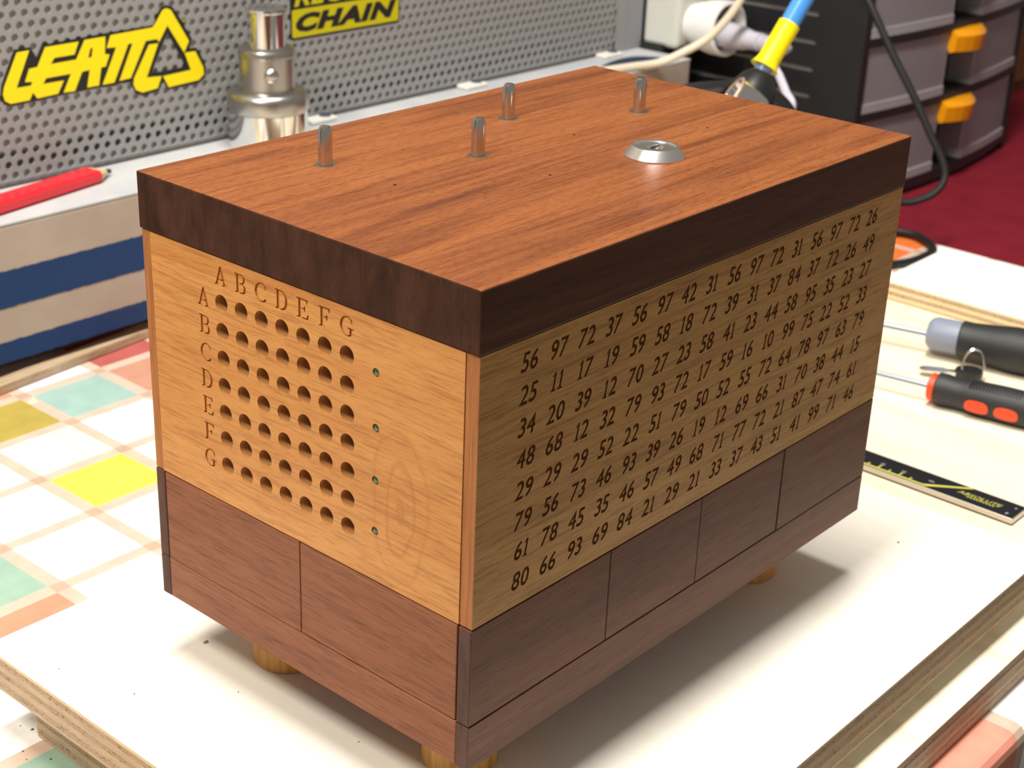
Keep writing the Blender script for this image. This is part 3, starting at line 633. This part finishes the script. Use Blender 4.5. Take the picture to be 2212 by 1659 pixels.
p = c0 + Vector((0, 0, -.004)); axp = Vector((-.20, -1, .02)).normalized()
mb = MB(); mb.lathe([(.0140, .037), (.0140, .064), (.0125, .080), (.0098, .090), (.0095, .100)], p, axp, 28); build('plug_body', mb, GREYPL, plg)
mb = MB(); pr = []
for i in range(5): h = .100 + i * .007; pr += [(.0098 - i * .0007, h), (.0098 - i * .0007, h + .004), (.0070 - i * .0005, h + .005), (.0070 - i * .0005, h + .007)]
mb.lathe(pr, p, axp, 20); build('strain_relief', mb, GREYPL, plg)
e = p + axp * .135; mb = MB(); mb.tube(smooth_curve([e - axp * .004, e + axp * .010, Vector((0.9065, 0.4434, -0.1207)), Vector((0.8806, 0.4177, -0.1288)), Vector((0.8630, 0.3984, -0.1378)), Vector((0.8535, 0.3850, -0.1489)), (.86, .400, -.19), (.868, .41, -.26), (.88, .43, Z0 + .0045), (.90, .48, Z0 + .0045)]), .0040, 8); build('plug_cord', mb, GREYPL, plg)
# beige cord looping from the ledge end
BEIGE = mat('beige_cord', S(226, 212, 190), 0.5)
cpts = [(.900, .655, ZE + .0045), (.955, .645, ZE + .0045), (.990, .634, ZE + .006), (1.0090, .618, -.158), (1.0276, .5987, -.1413), (1.0409, .5807, -.1137), (1.0480, .571, -.088), (1.050, .566, -.06), (1.046, .57, 0.0), (1.02, .60, .05)]
mb = MB(); mb.tube(smooth_curve(cpts), .0045, 10); build('beige_cord', mb, BEIGE, base=cpts[0], label='beige power cord curving up from the end of the ledge', category='cord')
mb = MB(); NAVY = mat('navy_plastic', S(44, 58, 82), 0.4)
mb.tube(smooth_curve([(.935, .668, ZE + .0035), (.965, .672, ZE + .0035), (.995, .668, ZE + .0035), (1.018, .654, ZE + .0035)]), [.0014 + .0022 * math.sin(PI * i / 24) for i in range(25)], 8); build('navy_clip', mb, NAVY, base=(.97, .668, ZE), label='small dark blue curved clip lying near the ledge end', category='clip')

# ------------------------------------------------------------------ soldering iron in its stand
IB = mat('blue_handle', S(72, 148, 228), 0.28, coat=.4); IY = mat('yellow_sleeve', S(250, 226, 0), 0.45); 
iron = thing('soldering_iron', (.727, .341, -.105), 'blue soldering iron with a yellow sleeve resting in the black stand', 'soldering iron')
q0 = Vector((.7262, .3410, -.0860)); ud = (Vector((.7640, .3330, -.0330)) - q0).normalized()
q0 = q0 + ud * .0035
mb = MB(); mb.lathe([(.0080, .030), (.0082, .045), (.0083, .120), (.0070, .170)], q0, ud, 32); build('handle', mb, IB, iron)
mb = MB(); mb.lathe([(.0124, -.0022), (.0106, .0010), (.0094, .0060), (.0094, .0395), (.0086, .0400)], q0, ud, 32); build('sleeve', mb, IY, iron, label='flared yellow grip sleeve')
mb = MB(); mb.lathe([(.004, -.040), (.005, -.020), (.0075, -.004), (.0080, .002)], q0, ud, 24); build('shaft', mb, mat('translucent_blue_tip', S(120, 150, 190), 0.2), iron)
st = thing('iron_stand', (.715, .345, Z0), 'black soldering iron stand with a chrome cup behind the box', 'stand')
mb = MB(); mb.lathe([(.010, .0), (.0150, -.006), (.0200, -.018), (.0230, -.034), (.0230, -.060), (.018, -.064)], q0 - ud * .0060 + Vector((.001, -.001, -.002)), ud, 36); build('holder', mb, BLACKP, st)
cc = Vector((0.6702, 0.3349, -0.0982)); ca = Vector((0.5301, -0.6671, -0.5526)).normalized()
mb = MB(); mb.lathe([(.012, .006), (.0150, .0005), (.0162, .0005), (.0165, .003), (.0165, .017), (.0150, .026), (.0110, .033), (.006, .036)], cc, ca, 40); build('chrome_cup', mb, CHROME, st)
mb = MB(); mb.lathe([(.0150, .0002), (.0168, -.0008), (.0178, .0006), (.0168, .0022)], cc, ca, 40, caps=False); build('cup_rim', mb, mat('lit_rim_edge', S(226, 190, 172), 0.25, 0.6), st)  # light on the chrome rim painted in as a pale pink metal
mb = MB(); mb.tube(smooth_curve([(.600, .400, -.1350), (.640, .378, -.1040), (.690, .352, -.0980), (.725, .330, -.1060), (.742, .316, -.1300), (.748, .312, -.1700), (.748, .320, -.2300), (.735, .345, -.2860)]), .0062, 10); build('support_arm', mb, BLACKP, st)
mb = MB(); mb.lathe([(.050, 0), (.050, .008), (.046, .011), (.006, .013), (.006, .09), (.004, .1200)], (.722, .352, Z0), seg=36); build('stand_base', mb, BLACKP, st)

# ------------------------------------------------------------------ drawer cabinet on the red bench (right, far)
ZR = -0.330
REDC = scuffed(mat('red_cover', S(120, 24, 38), 0.75, spec=.2), S(116, 20, 36), S(124, 25, 41))
bn = thing('red_bench', (1.7, .1, -DZ), 'low bench with a dark red top beside the table', 'bench')
mb = MB(); mb.box(1.075, 2.6, -1.2, 1.1, ZR - .04, ZR); build('bench_top', mb, REDC, bn, bevel=.006)
for (x, y) in ((1.13, -1.1), (2.5, -1.1), (1.13, 1.0), (2.5, 1.0)):
    mb = MB(); mb.box(x - .03, x + .03, y - .03, y + .03, -DZ, ZR - .04); build('leg', mb, TABM, bn)
CX0, CX1, CYF, CYB = 1.135, 1.540, 0.474, 0.80
def fy(x): t = (x - (CX0 + CX1) / 2) / ((CX1 - CX0) / 2); return CYF - .017 * (1 - t * t)      # bowed front
CABB = mat('cabinet_black', S(24, 25, 30), 0.5); CLEAR = mat('frosted_plastic', S(136, 134, 140), 0.45, spec=.4); CLEAR2 = mat('frosted_plastic_rib', S(164, 163, 168), 0.4, spec=.4); CHAN = mat('frosted_channel', S(70, 66, 64), 0.5)
HAND = mat('amber_handle', S(236, 156, 0), 0.4); RAILG = mat('cabinet_grey_rail', S(72, 72, 80), 0.5); SLOT = mat('slot_lit', S(120, 116, 112), 0.6)
cab = thing('drawer_cabinet', ((CX0 + CX1) / 2, .62, ZR), 'black drawer cabinet with frosted bow-front drawers and amber handles', 'drawer cabinet')
def bow(mb, x0, x1, z0, z1, off, th, n=10, mat_=0):
    for i in range(n):
        a = x0 + (x1 - x0) * i / n; b = x0 + (x1 - x0) * (i + 1) / n
        ya, yb = fy(a) + off, fy(b) + off
        mb.add([(a, ya, z0), (b, yb, z0), (b, yb, z1), (a, ya, z1), (a, ya + th, z0), (b, yb + th, z0), (b, yb + th, z1), (a, ya + th, z1)],
               [(0, 1, 2, 3), (5, 4, 7, 6), (3, 2, 6, 7), (1, 0, 4, 5)] + ([(0, 3, 7, 4)] if i == 0 else []) + ([(2, 1, 5, 6)] if i == n - 1 else []), mat_)
DHS = [0.091, 0.0825, 0.0825, 0.0825]; ZBOT = ZR + .018; zlev = [ZBOT]
for h in DHS: zlev.append(zlev[-1] + h)
ZTOP = zlev[-1]
# side wall with horizontal vent slots cut through
side = MB()
sl = []
for zz in [-.1193, -.150, -.180, -.2095, -.2395, -.270, -.0890, -.0590, -.03]: sl.append(rr(.530, .755, zz - .0024, zz + .0024, .0022))
v, f = fill_sheet([[(CYF + .012, ZR), (CYB, ZR), (CYB, ZTOP + .012), (CYF + .012, ZTOP + .012)]] + sl, .004)
side.add([(CX0 + .002 + z, x, y) for x, y, z in v], f); build('side_wall', side, CABB, cab, label='black side wall with vent slots')
mb = MB(); mb.box(CX0 + .0050, CX0 + .0085, CYF + .016, .785, ZR + .01, ZTOP); build('drawer_side', mb, mat('drawer_side_frosted', S(190, 186, 184), .5), cab)
mb = MB(); mb.box(CX1 - .006, CX1, CYF + .012, CYB, ZR, ZTOP + .012); build('side_wall', mb, CABB, cab)
mb = MB(); mb.box(CX0, CX1, CYB, CYB + .004, ZR, ZTOP + .012); build('back_wall', mb, CABB, cab)
mb = MB(); mb.box(CX0, CX1, CYF, CYB, ZTOP + .012, ZTOP + .020); build('cabinet_top', mb, CABB, cab)
mb = MB(); bow(mb, CX0, CX1, ZR + .0015, ZR + .0095, .004, .02); build('plinth', mb, RAILG, cab)
for i, zz in enumerate(zlev):
    mb = MB(); bow(mb, CX0 + .0095, CX1 - .0065, zz - .0085, zz + .0005, -.003, .10); build('rail', mb, CABB, cab)
mb = MB(); mb.box(CX0 - .0005, CX0 + .012, CYF - .004, CYF + .03, ZR + .002, ZTOP + .012); build('corner_post', mb, CABB, cab)
mb = MB(); mb.box(CX1 - .006, CX1 + .0005, CYF - .004, CYF + .03, ZR + .002, ZTOP + .012); build('corner_post', mb, CABB, cab)
xc0, xc1 = 1.309, 1.384
for i in range(4):
    z0, z1 = zlev[i] + .001, zlev[i + 1] - .0095
    mb = MB(); mb.box(CX0 + .014, CX1 - .008, CYF + .036, CYB - .01, z0, z1 - .004); dr = build('drawer', mb, CHAN, cab, label='frosted drawer')
    for (xa, xb) in ((CX0 + .013, xc0), (xc1, CX1 - .007)): mb = MB(); bow(mb, xa, xb, z0, z1, .0, .004); build('drawer_front', mb, CLEAR, dr)
    mb = MB(); bow(mb, xc0, xc1, z0, z1, .030, .004, 3); build('handle_recess', mb, CHAN, dr)
    for xq in (xc0, xc1): mb = MB(); mb.box(xq - .0012, xq + .0012, fy(xq), fy(xq) + .032, z0, z1); build('recess_cheek', mb, CLEAR2, dr)
    for (xa, xb) in ((CX0 + .013, xc0), (xc1, CX1 - .007)): mb = MB(); bow(mb, xa, xb, z0, z0 + .010, -.0022, .004); build('drawer_lip', mb, CLEAR2, dr)
    zt = z1 + .004; n = 6
    prof = []
    mb = MB()
    for kx in range(n + 1):
        x = xc0 + .001 + (xc1 - xc0 - .002) * kx / n; y = fy(x); bulge = .012 * math.sin(PI * kx / n)
        prof.append([(x, y + .030, zt), (x, y - .004 - bulge, zt - .002), (x, y - .010 - bulge, zt - .008), (x, y - .008 - bulge, zt - .026), (x, y - .002, zt - .028), (x, y + .004, zt - .012)])
    vs_ = [q for pq in prof for q in pq]; m6 = 6
    fs_ = [(kx * m6 + j, kx * m6 + (j + 1) % m6, (kx + 1) * m6 + (j + 1) % m6, (kx + 1) * m6 + j) for kx in range(n) for j in range(m6)] + [tuple(range(m6)), tuple(n * m6 + j for j in range(m6))]
    mb.add(vs_, fs_); build('handle', mb, HAND, dr, label='amber pull handle')
# brown cupboard behind the cabinet
BRW = wood('brown_cupboard', [(0.3, S(92, 58, 30)), (0.6, S(124, 82, 44))], 'Z', (6, 60), (40, 500), 0.2, (0.6, 0.5, 0.4, 1), 0.55, 0.3)
cup = thing('brown_cupboard', (2.0, .85, ZR), 'brown wooden cupboard behind the drawer cabinet', 'cupboard')
mb = MB(); mb.box(1.70, 2.5, .60, 1.05, ZR, .50); build('carcass', mb, BRW, cup)
mb = MB(); mb.box(1.71, 2.09, .594, .60, ZR + .02, -.17); build('door', mb, BRW, cup); mb = MB(); mb.box(1.71, 2.09, .594, .60, -.163, .48); build('door', mb, BRW, cup)
# black cable in front of the cabinet, ending in a loop over the table end
cab_pts = [(1.0750, .475, -.045), (1.0745, .4404, -.0831), (1.0753, .4074, -.1296), (1.0774, .3759, -.1718), (1.0776, .3524, -.2057), (1.0780, .3359, -.2289), (1.0742, .3286, -.2461), (1.0640, .3315, -.2593), (1.0508, .3416, -.2673), (1.0393, .3533, -.2700), (1.0247, .3720, -.2680), (1.000, .405, -.272), (.96, .45, Z0 + .0042), (.90, .50, Z0 + .0042)]
mb = MB(); mb.tube(smooth_curve(cab_pts), .0040, 10); build('black_cable', mb, BLACKC, base=cab_pts[-1], label='black cable hanging down in front of the drawer cabinet', category='cable')
lp = [(.93, .405, Z0 + .004), (.985, .378, Z0 + .004), (1.0174, .3481, -.2955), (1.0230, .3380, -.2950), (1.0215, .3213, -.2950), (1.0063, .3000, -.2955), (.9926, .2919, -.296), (.9664, .2901, -.2962), (.9400, .2950, -.2963), (.91, .312, -.2963)]
mb = MB(); mb.tube(smooth_curve(lp), .0040, 10); build('looped_cable', mb, BLACKC, base=lp[0], label='black cable loop lying at the far table end', category='cable')

# ------------------------------------------------------------------ tools on the cream plywood sheet
SBLK = mat('soft_black_grip', S(34, 35, 38), 0.55); SGREY = mat('grey_collar', S(132, 140, 158), 0.45); SRED = mat('orange_red', S(232, 72, 24), 0.45); SHAFT = mat('tool_steel', (0.30, 0.34, 0.42), 0.42, 0.9)
z = Z2 + .0182
A = Vector((.7075, .1530, z)); dS = (Vector((.7255, .0800, z)) - A).normalized()
sd = thing('grey_collar_screwdriver', (A.x, A.y, Z2), 'screwdriver with a black handle and grey collar, farther from the caliper', 'screwdriver')
mb = MB(); mb.lathe([(.0022, -.17), (.0022, .004)], A - Vector((0, 0, .0015)), dS, 16); build('shaft', mb, SHAFT, sd)
mb = MB(); mb.lathe([(.0095, 0), (.0122, .0025), (.0134, .006), (.0134, .0255)], A, dS, 36); build('collar', mb, SGREY, sd)
mb = MB(); mb.lathe([(.0128, .0245), (.0146, .0262), (.0144, .034), (.0158, .050), (.0178, .066), (.0180, .1), (.0170, .125), (.011, .135)], A, dS, 36); build('handle', mb, SBLK, sd)
z = Z2 + .0132
A = Vector((.6215, .1065, z)); dS = (Vector((.6330, .0400, z)) - A).normalized(); nS = Vector((-dS.y, dS.x, 0))
sd = thing('orange_ring_screwdriver', (A.x, A.y, Z2), 'screwdriver with a black ribbed handle and orange oval inlays, nearer the caliper', 'screwdriver')
mb = MB(); mb.lathe([(.0019, -.16), (.0019, .004)], A, dS, 16); build('shaft', mb, SHAFT, sd)
mb = MB(); mb.lathe([(.0085, 0), (.0102, .001), (.0102, .0050), (.0090, .0055)], A, dS, 32); build('ring', mb, SRED, sd, label='orange-red ring')
mb = MB(); mb.lathe([(.0092, .0050), (.0118, .0062), (.0118, .012), (.0108, .020), (.0112, .027), (.0124, .036), (.0131, .055), (.0131, .085), (.0120, .105), (.007, .112)], A, dS, 36); hd = build('handle', mb, SBLK, sd)
vdir = Vector((-0.8426, -0.3774, 0.3843)); vdir = (vdir - dS * vdir.dot(dS)).normalized(); sdv = dS.cross(vdir)
for (d0, d1) in ((.0300, .0475), (.0515, .0690)):                       # oval inlays wrapped on the grip, on the side below the crest
    mb = MB(); pol = []
    for kk in range(20):
        t = 2 * PI * kk / 20; c, s_ = math.cos(t), math.sin(t)
        pol.append(((d0 + d1) / 2 + (d1 - d0) / 2 * math.copysign(abs(c) ** .7, c), .0050 * math.copysign(abs(s_) ** .75, s_)))
    side_n = (vdir * .72 - Vector((0, 0, 1)) * .42).normalized(); side_n = (side_n - dS * side_n.dot(dS)).normalized(); tang = dS.cross(side_n)
    def onh(a_, b_, rr_): ang = b_ / .0128; return A + dS * a_ + (side_n * math.cos(ang) + tang * math.sin(ang)) * rr_
    cen = onh((d0 + d1) / 2, 0, .0137)
    vs_ = [onh(a_, b_, .0134) for a_, b_ in pol] + [onh(a_, b_, .0115) for a_, b_ in pol]; n = 20
    mb.add(vs_ + [cen], [(2 * n, i, (i + 1) % n) for i in range(n)] + [(i, n + i, n + (i + 1) % n, (i + 1) % n) for i in range(n)], 0, True); build('inlay', mb, SRED, hd, label='orange oval inlay')
mb = MB(); top_n = (Vector((0, 0, 1)) * .8 + vdir * .35).normalized(); top_n = (top_n - dS * top_n.dot(dS)).normalized(); tg = dS.cross(top_n)
for i in range(16):
    d = .031 + i * .0024; c = A + dS * d
    for jj in range(-2, 3):
        a_ = jj * .16; nn = top_n * math.cos(a_) + tg * math.sin(a_)
        mb.lathe([(.0009, .0122), (.0007, .0134), (.0002, .0137)], c, nn, 6)
build('grip_nubs', mb, SBLK, hd, kind='stuff')
# key with ring
ky = thing('key_on_ring', (.664, .108, Z2), 'small key with a black head on a split ring between the screwdrivers', 'key')
ka, kb = Vector((.6640, .1360, Z2 + .005)), Vector((.6760, .1130, Z2 + .0055)); kd = (kb - ka).normalized(); kn = Vector((-kd.y, kd.x, 0))
mb = MB(); pol = [(0, -.0022), (.003, -.0048), (.018, -.0048), (.022, -.0030), (.030, -.0030), (.030, .0036), (.020, .0036), (.018, .0052), (.004, .0052), (0, .0022)]
mb.prism(pol, lambda s, t, d: ka + kd * s + kn * t + Vector((0, 0, d)), -.001, .001); build('key_blade', mb, LOCKM, ky)
mb = MB(); hp = arc(.0370, 0, .0105, .0085, 0, 360, 18)[:-1]; mb.prism(hp, lambda s, t, d: ka + kd * s + kn * t + Vector((0, 0, d)), -.0022, .0038); build('key_head', mb, BLACKP, ky, bevel=.0008)
rc = Vector((.6820, .1010, Z2 + .0135)); ru = Vector((.60, -.80, 0)); mb = MB()
for off in (0, .0011): mb.tube([rc + ru * (math.cos(2 * PI * i / 40) * .0082) + Vector((.25, .12, 1)).normalized() * (math.sin(2 * PI * i / 40) * .0118) + Vector((off, off * .7, 0)) for i in range(40)], .0006, 6, closed=True)
build('split_ring', mb, STEEL, ky)
# caliper beam
CBLK = mat('caliper_black', S(24, 27, 34), 0.35); CYEL = mat('caliper_yellow', S(204, 202, 92), 0.5); CSTEEL = mat('caliper_satin_steel', (0.62, 0.58, 0.52), 0.38, 0.85); CGREY = mat('caliper_grey_print', S(150, 150, 158), 0.5)
cal = thing('caliper_beam', (.4958, .1, Z2), 'steel caliper beam with a black ABSOLUTE scale face lying by the box', 'caliper')
cx0, cx1, cy0, cy1 = .4852, .5068, -.0236, .26
mb = MB(); mb.box(cx0, cx1, cy0, cy1, Z2 + .0012, Z2 + .0050); build('beam', mb, CSTEEL, cal, bevel=.0003, seg=1)
mb = MB(); mb.box(cx0 + .0012, cx1 - .0012, cy0 + .0015, cy1, Z2, Z2 + .0013); build('beam_underside', mb, BLACKP, cal)
mb = MB(); mb.box(cx0 + .0004, cx1 - .0004, cy0 + .0006, cy1 - .0004, Z2 + .0049, Z2 + .0052); face = build('scale_face', mb, CBLK, cal)
def cprint(name, loops, mt):
    v, f = fill_sheet(loops, .0001); mb = MB(); mb.add([(x, y, Z2 + .00526 + zz) for x, y, zz in v], f); return build(name, mb, mt, face)
wl = .0017
band = [(cx0 + .0012, cy1 - .001), (cx0 + .0012, .0385), (cx1 - .0014, .0125), (cx1 - .0006, .0148), (cx0 + .0012 + wl * 1.1, .0408), (cx0 + .0012 + wl, cy1 - .001)]
cprint('scale_line', [band], CYEL)
for i in range(9):
    y = .0500 + i * .0078; tall = .0052 if i % 2 == 1 else .0034
    cprint('tick', [[(cx0 + .0026, y), (cx0 + .0026 + tall, y - .0004), (cx0 + .0026 + tall, y + .0006), (cx0 + .0026, y + .0012)]], CYEL)
    if i % 2 == 1: cprint('numeral', [[(cx0 + .0085, y - .001), (cx0 + .0112, y - .001), (cx0 + .0112, y + .0016), (cx0 + .0085, y + .0016)], [(cx0 + .0092, y - .0004), (cx0 + .0105, y - .0004), (cx0 + .0105, y + .001), (cx0 + .0092, y + .001)]], CGREY)
cprint('numeral', [rr(cx0 + .0098, cx0 + .0112, .0362, .0402, .0004)], CGREY)
tl, xe = text_loops('ABSOLUTE', 0, 0, .0040, 1.05, .25, .14); s_ = .0300 / xe
for l in tl: cprint('letter', [[(cx0 + .0088 + v_, .0190 - u_ * s_) for u_, v_ in lp_] for lp_ in l], CYEL)
for i in range(9): y = .0115 - i * .0022; cprint('small_print', [[(cx0 + .0068, y), (cx0 + .0079, y), (cx0 + .0079, y - .0015), (cx0 + .0068, y - .0015)]], CYEL)
for (a_, b_, r_) in ((.0050, -.0175, .0010), (.0150, -.0190, .0009), (.0036, -.0172, .0005)): cprint('small_mark', [circle(cx0 + a_, b_, r_, 12)], CGREY)

# ------------------------------------------------------------------ crumbs
CRUMB = mat('wood_crumb', S(150, 128, 98), 0.8); DIRT = mat('dark_crumb', S(64, 58, 54), 0.8)
def crumb(name, x, y, zb, s, m, label, group=None):
    r = random.Random(int(x * 1e5)); mb = MB(); n = 6
    base_ = [(x + s * (1 + r.uniform(-.3, .3)) * math.cos(2 * PI * i / n), y + .7 * s * (1 + r.uniform(-.3, .3)) * math.sin(2 * PI * i / n), zb) for i in range(n)]
    mb.add(base_ + [(x + s * .2, y, zb + s * .9)], [tuple(reversed(range(n)))] + [(i, (i + 1) % n, n) for i in range(n)])
    o = build(name, mb, m, base=(x, y, zb), label=label, category='crumb')
    if group: o['group'] = group
crumb('wood_crumb', .0202, .1954, ZP, .0016, CRUMB, 'largest sawdust crumb on the pale board beside the rear foot')
for i, (x, y) in enumerate(((.0042, .1511), (-.0438, .2278), (-.0310, .1851), (.0172, .0819))): crumb('wood_speck', x, y, ZP, .00055, DIRT, 'tiny dark speck on the pale plywood near the letter side', 'specks on the pale board')
crumb('dark_speck', .3625, -.0057, ZP, .0009, DIRT, 'tiny dark speck on the pale board near the number side corner')
crumb('wood_chip', .1815, .6009, Z0, .0045, mat('pale_chip', S(224, 206, 176), .7), 'pale wood chip on the checked cloth by the batten')
for (x, y, s) in ((-.0427, .2600, .0010), (-.0500, .2327, .0008), (-.0560, .2480, .0007), (-.0450, .2670, .0005), (-.0585, .2410, .0006)): crumb('dark_crumb', x, y, Z0, s, DIRT, 'small dark crumb on the cloth at the lower left corner', 'crumbs on the cloth')

for o in list(bpy.data.objects):
    if '_org' in o: del o['_org']
